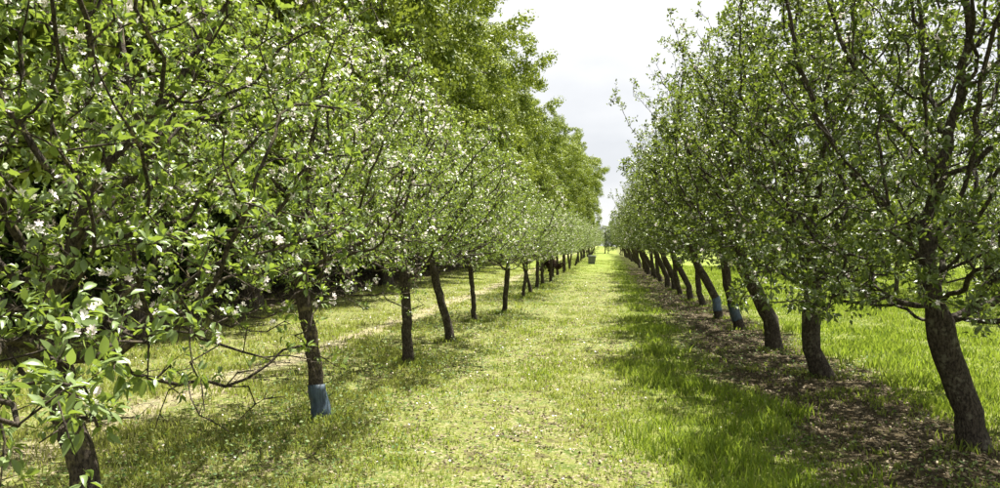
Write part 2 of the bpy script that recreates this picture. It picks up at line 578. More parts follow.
def apple_data(seed, lean, trunk_h, r_base, crown_c, crown_r, zlo, n_att=1100, near=False, leaf=(0.05, 0.075), per=6.0,
               dens=1.0, blossom=0.22, kill=.24, step=.13, extra=None, bare_below=1.5, mat='apple_leaf', bark='bark', curve=0.0, low_leaf=None, xmax=None, maxleaf=None):
    """build one apple tree's meshes; returns a dict of mesh data and the leaf frames"""
    rng = np.random.default_rng(seed)
    lx, ly = lean
    tr = [(0, 0, -0.08), (lx * .30 + curve, ly * .3, trunk_h * .33), (lx * .66 + curve * .6, ly * .66, trunk_h * .66), (lx, ly, trunk_h),
          (lx * 1.25, ly * 1.25, trunk_h * 1.3)]
    att = ellipsoid_points(rng, n_att, crown_c, crown_r, zlo, seed, rough=.27)
    if extra is not None: att = np.concatenate([att, extra(rng)])
    if xmax is not None: att = att[att[:, 0] < xmax + rng.normal(0, .12, len(att))]
    pos, par, nt = grow(rng, tr, att, step, 1.1, kill, 0.16, -0.02)
    kids, tips, rad = analyse(pos, par, r_base, .0042, nt)
    rad[nt:] = np.where(rad[nt:] > .02, .02 + (rad[nt:] - .02) * .72, rad[nt:])
    rad[:nt] = np.maximum(rad[:nt], r_base * (.80 - .25 * np.linspace(0, 1, nt) ** 2)) * (1 + .38 * np.exp(-np.maximum(pos[:nt, 2], 0) / .10))
    data = {'limbs': []}
    # trunk
    main = Acc()
    v, q = tube(pos[:nt], rad[:nt] * np.concatenate([np.ones(nt - 1), [.8]]), 14 if near else 9, rng, .10)
    main.add(v, q)
    # limbs: every subtree leaving the trunk; the largest become parts, small ones stay with the trunk
    subs = [(k, tips[k]) for i in range(nt) for k in kids[i] if k >= nt]
    subs.sort(key=lambda a: -a[1])
    shoots_p, shoots_d, shoot_l, shoot_acc = [], [], [], []
    for rank, (s, w) in enumerate(subs):
        big = rank < 7 and w > 12
        acc = Acc() if big else main
        for c in chains(kids, tips, s):
            ids = [par[c[0]]] + c
            r0 = rad[c[0]]
            rr_ = np.concatenate([[r0 * 1.02], rad[c]])
            rr_[-1] *= .6
            v, q = tube(pos[ids], rr_, sides_for(r0, near), rng, .07 if r0 > .03 else 0)
            acc.add(v, q)
            for n_ in c:
                if rad[n_] < .013:
                    dirn = pos[n_] - pos[par[n_]]
                    k = rng.poisson(1.35 * dens)
                    if not kids[n_]: k += 2
                    for _ in range(k):
                        shoots_p.append(pos[n_] - dirn * rng.uniform(0, 1))
                        shoots_d.append(nrm(dirn) * rng.uniform(.1, 1.0) + rng.normal(size=3) * .65 + np.array((0, 0, .35)))
                        shoot_l.append(rng.uniform(.02, .09) if rng.random() < .72 else rng.uniform(.09, .24))
                        shoot_acc.append(acc)
        if big: data['limbs'].append(acc)
    P, D, Ls = np.array(shoots_p), nrm(np.array(shoots_d)), np.array(shoot_l)
    tip = P + D * Ls[:, None]
    # spur twigs
    w0 = .0026 if near else .003
    ref = nrm(np.cross(D, rng.normal(size=D.shape)))
    ref2 = np.cross(D, ref)
    for acc in set(map(id, shoot_acc)):
        a = next(x for x in shoot_acc if id(x) == acc)
        ix = np.array([i for i, x in enumerate(shoot_acc) if id(x) == acc])
        V = np.stack([P[ix] + ref[ix] * w0, P[ix] - ref[ix] * w0 * .5 + ref2[ix] * w0 * .87, P[ix] - ref[ix] * w0 * .5 - ref2[ix] * w0 * .87, tip[ix]], 1).reshape(-1, 3)
        b = np.arange(len(ix))[:, None] * 4
        F = np.concatenate([b + np.array((0, 1, 3)), b + np.array((1, 2, 3)), b + np.array((2, 0, 3))])
        a.add(V, t=F)
    # leaves on spurs: fewer low down, where the twigs are bare
    leafy = np.zeros(len(tip), bool) if low_leaf is None else low_leaf(tip)
    lowk = np.clip((tip[:, 2] - (bare_below - .55)) / .8, .05, 1)
    cnt = np.where((rng.random(len(P)) < lowk) | leafy, rng.poisson(per, len(P)), 0)
    cnt = np.minimum(cnt + (Ls > .09) * 2 * (cnt > 0), 12)
    si = np.repeat(np.arange(len(P)), cnt)
    if maxleaf and len(si) > maxleaf:
        si = np.sort(rng.choice(si, maxleaf, replace=False))
    n = len(si)
    along = np.where(Ls[si] > .09, rng.uniform(.35, 1, n), rng.uniform(.85, 1, n))
    lp = P[si] + D[si] * (Ls[si] * along)[:, None]
    az = rng.uniform(0, TAU, n)
    el = rng.uniform(R(25), R(85), n)
    rad_ = ref[si] * np.cos(az)[:, None] + ref2[si] * np.sin(az)[:, None]
    ld = D[si] * np.cos(el)[:, None] + rad_ * np.sin(el)[:, None]
    ld[:, 2] += rng.normal(.02, .28, n)
    ld = nrm(ld)
    hint = np.array((0, 0, 1.0)) + rng.normal(size=(n, 3)) * .55 + D[si] * .35
    fr = rot_frames(ld, hint)
    fr[:, 2] *= rng.uniform(-.4, 3.2, n)[:, None]
    fr[:, 1] *= rng.uniform(.68, 1.05, n)[:, None]
    size = rng.uniform(leaf[0], leaf[1], n) * np.where(rng.random(n) < .25, .62, 1.0)
    tint = np.clip(rng.normal(.45, .24, n) + .18 * np.sin(lp[:, 0] * 2.3 + lp[:, 2] * 1.9 + seed), 0, 1)
    lp = lp + ld * .012
    data['leaf'] = (lp, fr, size, tint)
    # blossoms
    bs = np.where((cnt > 0) & (rng.random(len(P)) < blossom))[0]
    bi = np.repeat(bs, rng.integers(3, 8, len(bs)))
    m = len(bi)
    bp = tip[bi] + D[bi] * rng.uniform(.0, .035, m)[:, None] + rng.normal(size=(m, 3)) * .016
    bd = nrm(D[bi] * .6 + rng.normal(size=(m, 3)) * .6 + np.array((0, 0, .35)))
    bfr = rot_frames(nrm(np.cross(bd, rng.normal(size=(m, 3)))), bd)
    data['blossom'] = (bp, bfr, rng.uniform(.012, .0185, m), np.clip(rng.normal(.7, .3, m), 0, 1))
    data['trunk'] = main
    print('apple', seed, 'nodes', len(pos), 'spurs', len(P), 'leaves', n, 'of', int(cnt.sum()), 'blossoms', m)
    data['mat'], data['bark'], data['near'] = mat, bark, near
    data['stem'] = (pos[:nt], rad[:nt])
    return data

def finish(data):
    """meshes for the joined leaves and blossoms"""
    if data['near'] == 2: v, f, t = stamp(LEAF8_V, LEAF8_F, *data['leaf'])
    elif data['near']: v, f, t = stamp(LEAF4_V, LEAF4_F, *data['leaf'])
    else: v, f, t = stamp(LEAF2_V, LEAF2_F, *data['leaf'])
    data['m_leaf'] = raw_mesh('leaves', v, tris=f, tint=t)
    data['m_leaf'].materials.append(M[data['mat']])
    bv, bf = (BLOS_V, BLOS_F) if data['near'] else (BLOF_V, BLOF_F)
    # the blossom template lies in its (d, s) plane with the normal along the third axis
    v, f, t = stamp(bv, bf, *data['blossom'])
    data['m_blossom'] = raw_mesh('blossoms', v, tris=f, tint=t)
    data['m_blossom'].materials.append(M['petal'])
    data['m_trunk'] = data['trunk'].mesh('trunk')
    data['m_trunk'].materials.append(M[data['bark']])
    data['m_limbs'] = []
    for a in data['limbs']:
        me = a.mesh('limb')
        me.materials.append(M[data['bark']])
        data['m_limbs'].append(me)
    return data

GROUP_L = 'apple trees in the left row'
GROUP_R = 'apple trees in the right row'
def place_apple(data, loc, rz, sc, label, group):
    e = link('apple_tree', None)
    e.empty_display_size = .2
    e.location = loc
    e.rotation_euler = (0, 0, rz)
    e.scale = (sc, sc, sc)
    tag(e, label, 'tree', group)
    link('trunk', data['m_trunk'], e)
    for me in data['m_limbs']: link('limb', me, e)
    tag(link('leaves', data['m_leaf'], e), kind='stuff')
    if len(data['m_blossom'].vertices): tag(link('blossoms', data['m_blossom'], e), kind='stuff')
    return e

def add_guard(e, data, z0, z1, mat, thick=.012, label=None):
    pos, rad = data['stem']
    zs = np.linspace(z0, z1, 9)
    rng = np.random.default_rng(int(z1 * 1000))
    px_ = np.stack([np.interp(zs, pos[:, 2], pos[:, 0]), np.interp(zs, pos[:, 2], pos[:, 1]), zs], 1)
    r_ = np.interp(zs, pos[:, 2], rad) * 1.06 + thick
    v1, q1 = tube(px_, r_, 20, rng, .035)
    v2, q2 = tube(px_, r_ - .004, 20, np.random.default_rng(5), .03)
    a = Acc()
    a.add(v1, q1)
    a.add(v2, q2[:, ::-1])
    # rims
    b = len(v1)
    i = np.arange(20)
    j = (i + 1) % 20
    top = (len(zs) - 1) * 20
    a.q.append(np.stack([i + top, j + top, j + top + b, i + top + b], 1))
    a.q.append(np.stack([j, i, i + b, j + b], 1))
    me = a.mesh('trunk_guard')
    me.materials.append(mat)
    g = link('trunk_guard', me, e)
    if label: g['label'] = label
    return g

# ------------------------------------------------------------------ the apple rows
ORD = ['first', 'second', 'third', 'fourth', 'fifth', 'sixth', 'seventh', 'eighth', 'ninth', 'tenth', 'eleventh', 'twelfth', 'thirteenth',
       'fourteenth', 'fifteenth', 'sixteenth', 'seventeenth', 'eighteenth', 'nineteenth', 'twentieth']
TENS = ['twenty', 'thirty', 'forty']
def ordinal(i):
    if i < 20: return ORD[i]
    t, u = divmod(i + 1, 10)
    return (TENS[t - 2] + '-' + ORD[u - 1]) if u else {3: 'thirtieth', 4: 'fortieth'}[t]

# --- nearest left tree, close to the lens: its nearest leaves and blossoms are objects of their own
def low_boughs(rng):
    a = rng.normal(size=(130, 3)) * np.array((.22, .28, .13)) + np.array((.62, -1.35, 1.14))
    a = np.concatenate([a, rng.normal(size=(150, 3)) * np.array((.16, .18, .12)) + np.array((1.08, -1.62, 1.22))])
    a = np.concatenate([a, rng.normal(size=(110, 3)) * np.array((.2, .2, .10)) + np.array((.75, -1.55, 1.42))])
    a = np.concatenate([a, rng.normal(size=(60, 3)) * np.array((.25, .3, .12)) + np.array((.75, -.9, 1.45))])
    b0 = rng.normal(size=(60, 3)) * np.array((.30, .35, .16)) + np.array((.65, .30, 1.0))
    b = rng.normal(size=(30, 3)) * np.array((.30, .30, .14)) + np.array((.65, .45, 1.2))
    c = rng.normal(size=(60, 3)) * np.array((.4, .5, .25)) + np.array((.2, -1.3, 1.75))
    return np.concatenate([a, b0, b, c])
d0 = apple_data(11, (-.30, .06), .95, .076, (.05, 0, 2.50), (1.85, 1.95, 1.55), 1.30, n_att=2500, near=2, leaf=(.036, .068), per=6.0,
                dens=1.25, blossom=.12, extra=low_boughs, bare_below=1.45, maxleaf=26000, xmax=1.05, low_leaf=lambda t: t[:, 1] < -.75, kill=.17, bark='bark_pale')
L0 = LEFT[0]
lp, fr, size, tint = d0['leaf']
wp = lp + np.array(L0)
cxy = wp[:, :2] @ FWD
lat = wp[:, :2] @ RGT
okv = (cxy > .5) & (np.abs(lat / cxy) < .70) & (np.abs((wp[:, 2] - CAMZ) / cxy) < .34)
score = np.where(okv, size / np.maximum(cxy, .3), 0)
big = np.argsort(-score)[:300]
rest = np.setdiff1d(np.arange(len(lp)), big)
big_leaf = (lp[big], fr[big], size[big], tint[big])
d0['leaf'] = (lp[rest], fr[rest], size[rest], tint[rest])
bp, bfr, bsz, bti = d0['blossom']
wb = bp + np.array(L0)
cb, lb = wb[:, :2] @ FWD, wb[:, :2] @ RGT
okb = (cb > .5) & (np.abs(lb / cb) < .70) & (np.abs((wb[:, 2] - CAMZ) / cb) < .34)
bbig = np.argsort(-np.where(okb, bsz / np.maximum(cb, .3), 0))[:110]
brest = np.setdiff1d(np.arange(len(bp)), bbig)
big_blossom = (bp[bbig], bfr[bbig], bsz[bbig], bti[bbig])
d0['blossom'] = (bp[brest], bfr[brest], bsz[brest], bti[brest])
finish(d0)
t0 = place_apple(d0, L0, 0, 1, 'nearest apple tree at the left edge, its large leaves close to the viewer', GROUP_L)

def smooth_leaf(k):
    """larger leaf for close view: toothed oval with a folded, drooping blade"""
    rng = np.random.default_rng(900 + k)
    prof = [(0, 0), (.10, .10), (.28, .205), (.48, .235), (.68, .19), (.86, .09), (1, 0)]
    V, F = [], []
    droop = rng.uniform(.05, .22)
    fold = rng.uniform(.10, .32)
    for i, (x, w) in enumerate(prof):
        z = -droop * x * x
        wl_, wr_ = w * rng.uniform(.92, 1.08), w * rng.uniform(.92, 1.08)
        V += [(x, -wl_, z + fold * w + rng.uniform(-.012, .012)), (x, 0, z), (x, wr_, z + fold * w + rng.uniform(-.012, .012))]
    for i in range(len(prof) - 1):
        a = 3 * i
        F += [(a, a + 1, a + 4, a + 3), (a + 1, a + 2, a + 5, a + 4)]
    # short stalk
    b = len(V)
    V += [(-.22, -.012, .03), (-.22, .012, .03), (0.02, .014, 0), (0.02, -.014, 0)]
    F.append((b, b + 1, b + 2, b + 3))
    me = raw_mesh('leaf', np.array(V), quads=np.array(F), tint=np.full(len(V), (k % 6) / 5.0), smooth=True)
    me.materials.append(M['apple_leaf'])
    return me
leaf_meshes = [smooth_leaf(k) for k in range(12)]
def put_pieces(name, meshes, arrs, parent, pick):
    for i in range(len(arrs[0])):
        p, f, s, t = arrs[0][i], arrs[1][i], arrs[2][i], arrs[3][i]
        o = bpy.data.objects.new(name, meshes[pick(i, t)])
        col.objects.link(o)
        o.parent = parent
        m = Matrix(((f[0][0] * s, f[1][0] * s, f[2][0] * s, p[0]), (f[0][1] * s, f[1][1] * s, f[2][1] * s, p[1]),
                    (f[0][2] * s, f[1][2] * s, f[2][2] * s, p[2]), (0, 0, 0, 1)))
        o.matrix_basis = m
put_pieces('leaf', leaf_meshes, big_leaf, t0, lambda i, t: int(min(5, t * 6)) + 6 * (i % 2))
blos_meshes = []
for k in range(3):
    me = raw_mesh('blossom', BLOS_V * np.array((1, 1, 1 + .5 * k)), tris=BLOS_F, tint=np.full(len(BLOS_V), .3 + .35 * k))
    me.materials.append(M['petal'])
    blos_meshes.append(me)
put_pieces('blossom', blos_meshes, big_blossom, t0, lambda i, t: i % 3)

def skirt(c, r0, r1, z0, z1, n):
    def f(rng):
        a, r_ = rng.uniform(0, TAU, n), np.sqrt(rng.uniform(r0 ** 2, r1 ** 2, n))
        return np.stack([c[0] + r_ * np.cos(a), c[1] + r_ * np.sin(a), rng.uniform(z0, z1, n)], 1)
    return f
# --- second left tree with the blue guard
def l1_boughs(rng):
    a = rng.normal(size=(40, 3)) * np.array((.5, .4, .12)) + np.array((-1.0, -.6, 1.05))
    b = rng.normal(size=(40, 3)) * np.array((.4, .4, .12)) + np.array((.6, -.3, 1.3))
    return np.concatenate([a, b])
d1 = apple_data(23, (-.20, .02), 1.25, .068, (-.15, 0, 2.60), (1.85, 1.8, 1.50), 1.30, n_att=2500, near=1, leaf=(.028, .050), per=7.2, dens=1.55,
                blossom=.15, extra=l1_boughs, bare_below=1.45, maxleaf=34000, xmax=1.2, kill=.17, bark='bark_pale')
finish(d1)
t1 = place_apple(d1, LEFT[1], 0, 1, 'apple tree in the left row with a slate blue guard round its trunk base', GROUP_L)
add_guard(t1, d1, -.02, .34, M['guard_slate'], label='slate blue sleeve wrapped round the trunk base')

left_var = []
for k, (seed, lean, th, rb) in enumerate([(31, (-.04, 0), 1.15, .078), (45, (-.30, 0), 1.1, .078), (52, (-.12, .1), 1.15, .062), (67, (.10, -.1), 1.05, .070)]):
    left_var.append(finish(apple_data(seed, lean, th, rb, (lean[0] * .8, lean[1] * .8, 2.55), (1.80, 1.70, 1.42), 1.35, n_att=1800, leaf=(.036, .060), per=6.8, dens=1.45,
                                      blossom=.11, bare_below=1.35, maxleaf=27000, kill=.19)))
sp_left = {2: (0, 0, 'straight trunked apple tree in the left row, next beyond the blue guarded one'),
           3: (1, 0, 'left leaning apple tree in the left row, second beyond the blue guarded one'),
           4: (2, 0, 'slim apple tree in the left row, third beyond the blue guarded one'),
           5: (3, 0, 'forked apple tree in the left row, fourth beyond the blue guarded one')}
for i, loc in enumerate(LEFT):
    if i < 2: continue
    if i in sp_left:
        k, rz, lab = sp_left[i]
        place_apple(left_var[k], loc, rz, {2: .97, 3: .97, 4: .90, 5: .90}[i], lab, GROUP_L)
    else:
        far = i >= 26
        place_apple(left_var[int(rr.integers(4))], loc, rr.uniform(-.7, .7) + (math.pi if rr.random() < .35 else 0), rr.uniform(.76, .93),
                    f'{ordinal(i)} apple tree along the left row, counting from the nearest', GROUP_L)
print('left row', round(time.time() - T0, 1))

# --- right row
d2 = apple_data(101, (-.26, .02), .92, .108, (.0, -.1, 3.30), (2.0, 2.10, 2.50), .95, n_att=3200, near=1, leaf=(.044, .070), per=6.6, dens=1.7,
                blossom=.05, bare_below=.95, mat='apple_leaf_backlit', maxleaf=56000, kill=.18, step=.14, extra=skirt((-.1, 0), .5, 2.0, 1.1, 1.9, 600))
lp, fr, size, tint = d2['leaf']
wp = lp + np.array(RIGHT[0])
cxy, lat = wp[:, :2] @ FWD, wp[:, :2] @ RGT
okv = (cxy > .5) & (lat / cxy < .67) & (np.abs((wp[:, 2] - CAMZ) / cxy) < .33)
big = np.argsort(-np.where(okv, size / np.maximum(cxy, .3), 0))[:300]
rest = np.setdiff1d(np.arange(len(lp)), big)
big_leaf = (lp[big], fr[big], size[big], tint[big])
d2['leaf'] = (lp[rest], fr[rest], size[rest], tint[rest])
finish(d2)
tR = place_apple(d2, RIGHT[0], 0, 1, 'nearest apple tree at the right edge with a thick leaning trunk', GROUP_R)
leaf_backlit = []
for me in leaf_meshes:
    c = me.copy()
    c.materials.clear()
    c.materials.append(M['apple_leaf_backlit'])
    leaf_backlit.append(c)
put_pieces('leaf', leaf_backlit, big_leaf, tR, lambda i, t: int(min(5, t * 6)) + 6 * (i % 2))

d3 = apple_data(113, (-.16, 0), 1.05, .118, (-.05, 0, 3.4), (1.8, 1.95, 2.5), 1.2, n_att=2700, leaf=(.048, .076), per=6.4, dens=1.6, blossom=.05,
                bare_below=1.25, mat='apple_leaf_backlit', maxleaf=42000, curve=-.13, kill=.19, step=.14, extra=skirt((-.2, 0), .6, 1.8, 1.4, 2.1, 400))
finish(d3)
place_apple(d3, RIGHT[1], 0, 1, 'apple tree with a crooked thick trunk, second in the right row', GROUP_R)
right_var = []
def reaching(k, lean):
    """a ragged bough or two reaching out over the lane, different on each tree"""
    base = skirt((lean[0], 0), .6, 1.5, 1.8, 2.3, 200)
    ends = {0: [((-1.0, .3, 3.0), (-2.3, .5, 3.3))], 1: [((-.9, -.2, 3.9), (-2.5, -.7, 4.75)), ((-.6, .3, 5.0), (-1.3, .5, 6.1))],
            2: [((-.9, 0, 3.6), (-2.0, .2, 4.0)), ((.2, 0, 5.0), (.4, .2, 6.2))], 3: [((-.5, 0, 5.0), (-.9, -.3, 6.0))]}[k]
    def f(rng):
        out_ = [base(rng)]
        for a, b in ends:
            t = rng.uniform(0, 1, 70)[:, None]
            out_.append(np.array(a) + t * (np.array(b) - np.array(a)) + rng.normal(size=(70, 3)) * .20)
        return np.concatenate(out_)
    return f
for k, (seed, lean, th, rb) in enumerate([(131, (-.52, 0), 1.45, .120), (147, (-.34, 0), 1.4, .098), (152, (-.50, .1), 1.3, .092), (166, (-.22, -.1), 1.35, .095)]):
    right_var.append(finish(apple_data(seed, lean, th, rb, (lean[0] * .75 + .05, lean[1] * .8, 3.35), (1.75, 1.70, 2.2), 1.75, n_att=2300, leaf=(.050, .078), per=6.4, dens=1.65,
                                       blossom=.05, bare_below=1.7, mat='apple_leaf_backlit', maxleaf=34000, kill=.205, step=.15, curve=(.09, -.08, .10, -.07)[k], extra=reaching(k, lean))))
sp_right = {2: (0, 0, 'strongly leaning apple tree, third in the right row'),
            3: (1, 0, 'apple tree with a dark blue band round its trunk, fourth in the right row'),
            4: (2, 0, 'slanting apple tree with a pale blue band, fifth in the right row')}
for i, loc in enumerate(RIGHT):
    if i < 2: continue
    if i in sp_right:
        k, rz, lab = sp_right[i]
        e = place_apple(right_var[k], loc, rz, 1.0, lab, GROUP_R)
        if i in (3, 4): add_guard(e, right_var[k], .20 if i == 3 else .18, .56 if i == 3 else .50, M['guard_slate'] if i == 3 else M['guard_blue'], .003, 'blue band wrapped round the trunk')
    else:
        place_apple(right_var[int(rr.integers(4))], loc, rr.uniform(-.6, .6), rr.uniform(.80, 1.0),
                    f'{ordinal(i)} apple tree along the right row, counting from the nearest', GROUP_R)
# --- the next row over, beyond the strip of meadow on the right
n3 = 0
y = 16.0
while y < 75:
    x = 10.2 + rr.uniform(-.3, .3)
    place_apple(right_var[n3 % 4] if n3 % 2 else left_var[n3 % 4], (x, y, float(zf(x, y))), rr.uniform(0, TAU), rr.uniform(.95, 1.1),
                f'{ordinal(n3)} apple tree of the row across the meadow, counting from the nearest', 'apple trees across the meadow')
    n3 += 1
    y += 3.2
print('right rows', round(time.time() - T0, 1))

# ------------------------------------------------------------------ woodland on the left
def forest_data(seed, h, rad, zlo, n_att=520, leaf=(.11, .17), clump=26, extra=None, name='forest_leaf', r_base=.26, trunk_h=3.0, step=.42, spread=.42, kill=.85):
    rng = np.random.default_rng(seed)
    tr = [(0, 0, -.1), (.1, .05, trunk_h * .5), (.0, .1, trunk_h), (.15, 0, h * .55), (.1, .1, h * .8)]
    att = ellipsoid_points(rng, n_att, (0, 0, (h + zlo) / 2), (rad, rad, (h - zlo) / 2), zlo, seed, bias=.40, rough=.5)
    if extra is not None: att = np.concatenate([att, extra(rng)])
    pos, par, nt = grow(rng, tr, att, step, 3.2, kill, .22, .08)
    # let the branches leave the trunk anywhere above its bare length
    kids, tips, radii = analyse(pos, par, r_base, .012, nt)
    main = Acc()
    v, q = tube(pos[:nt], radii[:nt] * (1 + .5 * np.exp(-np.maximum(pos[:nt, 2], 0) / .3)), 9, rng, .08)
    main.add(v, q)
    cp = []
    for i in range(nt):
        for s in kids[i]:
            if s < nt: continue
            for c in chains(kids, tips, s):
                ids = [par[c[0]]] + c
                rr_ = np.concatenate([[radii[c[0]]], radii[c]])
                v, q = tube(pos[ids], rr_, 5 if rr_[0] > .05 else 3, rng)
                main.add(v, q)
    for i in range(nt, len(pos)):
        if radii[i] < .035: cp.append(pos[i])
    cp = np.array(cp)
    n = len(cp) * clump
    ci = np.repeat(np.arange(len(cp)), clump)
    off = nrm(rng.normal(size=(n, 3))) * (spread * 1.7 * rng.uniform(.1, 1, n) ** .4 * rng.uniform(.6, 1.35, len(cp))[ci])[:, None] * np.array((1, 1, .7))
    lp = cp[ci] + off
    out_ = nrm(lp - np.array((0, 0, (h + zlo) / 2)) * np.array((1, 1, .9)))
    ld = nrm(np.cross(nrm(off), rng.normal(size=(n, 3))) + rng.normal(size=(n, 3)) * .3)
    hint = np.array((0, 0, .35)) + nrm(off) * 1.3 + out_ * .3 + rng.normal(size=(n, 3)) * .35
    fr = rot_frames(ld, hint)
    size = rng.uniform(leaf[0], leaf[1], n)
    ctint = rng.normal(.45, .22, len(cp))
    tint = np.clip(ctint[ci] + rng.normal(0, .15, n), 0, 1)
    v, f, t = stamp(LEAF2_V * np.array((1, 1.25, 1)), LEAF2_F, lp, fr, size, tint)
    me = raw_mesh('crown', v, tris=f, tint=t)
    me.materials.append(M[name])
    mt = main.mesh('trunk')
    mt.materials.append(M['bark_forest'])
    print('forest', seed, len(cp), n)
    return {'trunk': mt, 'crown': me}

def place_forest(data, loc, rz, sc, label, group, name='woodland_tree', cat='tree'):
    e = link(name, None)
    e.location = loc
    e.rotation_euler = (0, 0, rz)
    e.scale = sc if isinstance(sc, tuple) else (sc, sc, sc)
    tag(e, label, cat, group)
    link('trunk', data['trunk'], e)
    tag(link('crown', data['crown'], e), kind='stuff')
    return e

def bough(rng):
    t = rng.uniform(0, 1, 40)[:, None]
    return np.array((3.2, -.5, 9.5)) + t * np.array((2.6, -.6, 2.6)) + rng.normal(size=(40, 3)) * .55
FO = dict(n_att=760, clump=80, kill=.9, leaf=(.13, .22), spread=.36)
FV = [forest_data(201, 16.5, 4.1, 1.8, **FO), forest_data(217, 15.5, 3.8, 1.6, **FO), forest_data(229, 18.0, 4.4, 2.0, **FO),
      forest_data(241, 15.5, 3.6, 2.2, extra=bough, **FO)]
nf_ = 0
edge = []
y = 3.0
while y < 150:
    x = -9.4 + 2.6 * float(sstep(60, 135, y)) + rr.uniform(-.5, .5)
    edge.append((x, y))
    y += rr.uniform(4.8, 6.2)
for i, (x, y) in enumerate(edge):
    k = 3 if i == 7 else int(rr.integers(3))
    place_forest(FV[k], (x, y, float(zf(x, y))), 0.0 if i == 7 else rr.uniform(0, TAU), rr.uniform(.9, 1.08),
                 f'{ordinal(i)} tall tree along the edge of the left wood, counting from the nearest',
                 'tall trees at the edge of the wood')
y = 0.5
while y < 70:
    x = -15.2 + rr.uniform(-.8, .8)
    place_forest(FV[int(rr.integers(3))], (x, y, float(zf(x, y))), rr.uniform(0, TAU), rr.uniform(.95, 1.1),
                 f'{ordinal(nf_)} tall tree of the inner line in the dark left wood, from the nearest', 'tall trees deeper in the wood')
    nf_ += 1
    y += rr.uniform(5.5, 6.8)
# undergrowth, added to darken the depths of the wood
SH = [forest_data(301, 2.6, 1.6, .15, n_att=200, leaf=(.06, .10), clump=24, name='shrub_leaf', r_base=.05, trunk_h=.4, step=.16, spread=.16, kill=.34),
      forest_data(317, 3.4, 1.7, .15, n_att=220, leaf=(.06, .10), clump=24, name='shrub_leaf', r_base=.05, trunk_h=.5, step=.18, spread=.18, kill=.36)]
for xr, y0, y1, st, sc0, wd in ((-11.6, 2, 62, 2.2, 1.0, 'front'), (-14.0, 1, 50, 2.2, 1.5, 'middle'), (-18.5, -2, 62, 2.4, 1.9, 'rear')):
    y = y0
    ns = 0
    while y < y1:
        x = xr + rr.uniform(-.7, .7)
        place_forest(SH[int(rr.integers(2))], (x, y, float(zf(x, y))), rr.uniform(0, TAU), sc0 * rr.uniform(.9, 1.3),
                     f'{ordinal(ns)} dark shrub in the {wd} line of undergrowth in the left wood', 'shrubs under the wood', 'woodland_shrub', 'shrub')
        ns += 1
        y += st * rr.uniform(.85, 1.15)
print('wood', round(time.time() - T0, 1))
for i, (x, y) in enumerate(((-5.6, 122), (-2.9, 119), (-.6, 124), (1.6, 120), (4.0, 123), (6.8, 121))):
    place_apple(left_var[i % 4], (x, y, float(zf(x, y))), rr.uniform(0, TAU), rr.uniform(1.0, 1.15),
                f'apple tree closing the far end of the lane, {ordinal(i)} from the left', 'apple trees at the end of the lane')
hy = 24.0
hi = 0
while hy < 120:
    place_forest(SH[hi % 2], (16.0 + rr.uniform(-.6, .6), hy, float(zf(16, hy))), rr.uniform(0, TAU), rr.uniform(1.2, 1.6),
                 f'{ordinal(hi)} shrub of the hedge across the right meadow, counting from the nearest', 'hedge shrubs across the meadow', 'hedge_shrub', 'shrub')
    hi += 1
    hy += 3.0
for i, x in enumerate(np.arange(-9, 12, 2.6)):
    yy = 121 + rr.uniform(-1, 1)
    place_forest(SH[i % 2], (float(x), yy, float(zf(x, yy))), rr.uniform(0, TAU), rr.uniform(1.25, 1.6),
                 f'low shrub across the far end of the lane, {ordinal(i)} from the left', 'shrubs at the end of the lane', 'hedge_shrub', 'shrub')
# distant tree line closing the view
k = 0
for x in np.arange(-70, 170, 8.5):
    yy = 255 + rr.uniform(-12, 12)
    place_forest(FV[int(rr.integers(3))], (float(x) + rr.uniform(-2, 2), yy, float(zf(x, yy)) - .5), rr.uniform(0, TAU), rr.uniform(.45, .75),
                 f'small distant tree on the far skyline, {ordinal(k)} from the left', 'trees on the far skyline')
    k += 1

# ------------------------------------------------------------------ grey bin in the lane, dark brush clump under the left row
def box_taper(w0, d0_, w1, d1_, h, z0=0.0, bev=.02):
    def ring(w, d, z):
        b = bev
        return [(-w / 2 + b, -d / 2, z), (w / 2 - b, -d / 2, z), (w / 2, -d / 2 + b, z), (w / 2, d / 2 - b, z),
                (w / 2 - b, d / 2, z), (-w / 2 + b, d / 2, z), (-w / 2, d / 2 - b, z), (-w / 2, -d / 2 + b, z)]
    V = ring(w0, d0_, z0) + ring(w1, d1_, z0 + h)
    F = [tuple(range(7, -1, -1)), tuple(range(8, 16))] + [(i, (i + 1) % 8, 8 + (i + 1) % 8, 8 + i) for i in range(8)]
    return V, F
def poly_obj(name, V, F, mat, parent):
    me = bpy.data.meshes.new(name)
    me.from_pydata(V, [], F)
    me.materials.append(mat)
    return link(name, me, parent)
bx = at(591.5, 264)
b = link('storage_bin', None)
b.location = (bx[0], bx[1], bx[2] - .01)
b.rotation_euler = (0, R(4), YAW + R(14))
tag(b, 'small dark grey bin standing alone on the grass beside the far left row', 'bin')
poly_obj('body', *box_taper(.42, .42, .50, .50, .62), M['bin_grey'], b)
poly_obj('rim', *box_taper(.545, .545, .545, .545, .05, .60), M['bin_light'], b)
poly_obj('lid', *box_taper(.53, .53, .46, .46, .06, .651), M['bin_grey'], b)
V, F = box_taper(.16, .03, .16, .03, .03, .67, .005)
poly_obj('handle', [(x, y - .285, z) for x, y, z in V], F, M['bin_light'], b)

sx = at(549, 281)
sb = forest_data(331, 1.25, .50, .35, n_att=130, leaf=(.06, .10), clump=80, name='brown_twigs', r_base=.03, trunk_h=.3, step=.1, spread=.10, kill=.2)
e = place_forest(sb, sx, 0, 1.0, 'dark brown brush clump between the trunks of the left row', None, 'brush_clump', 'bush')

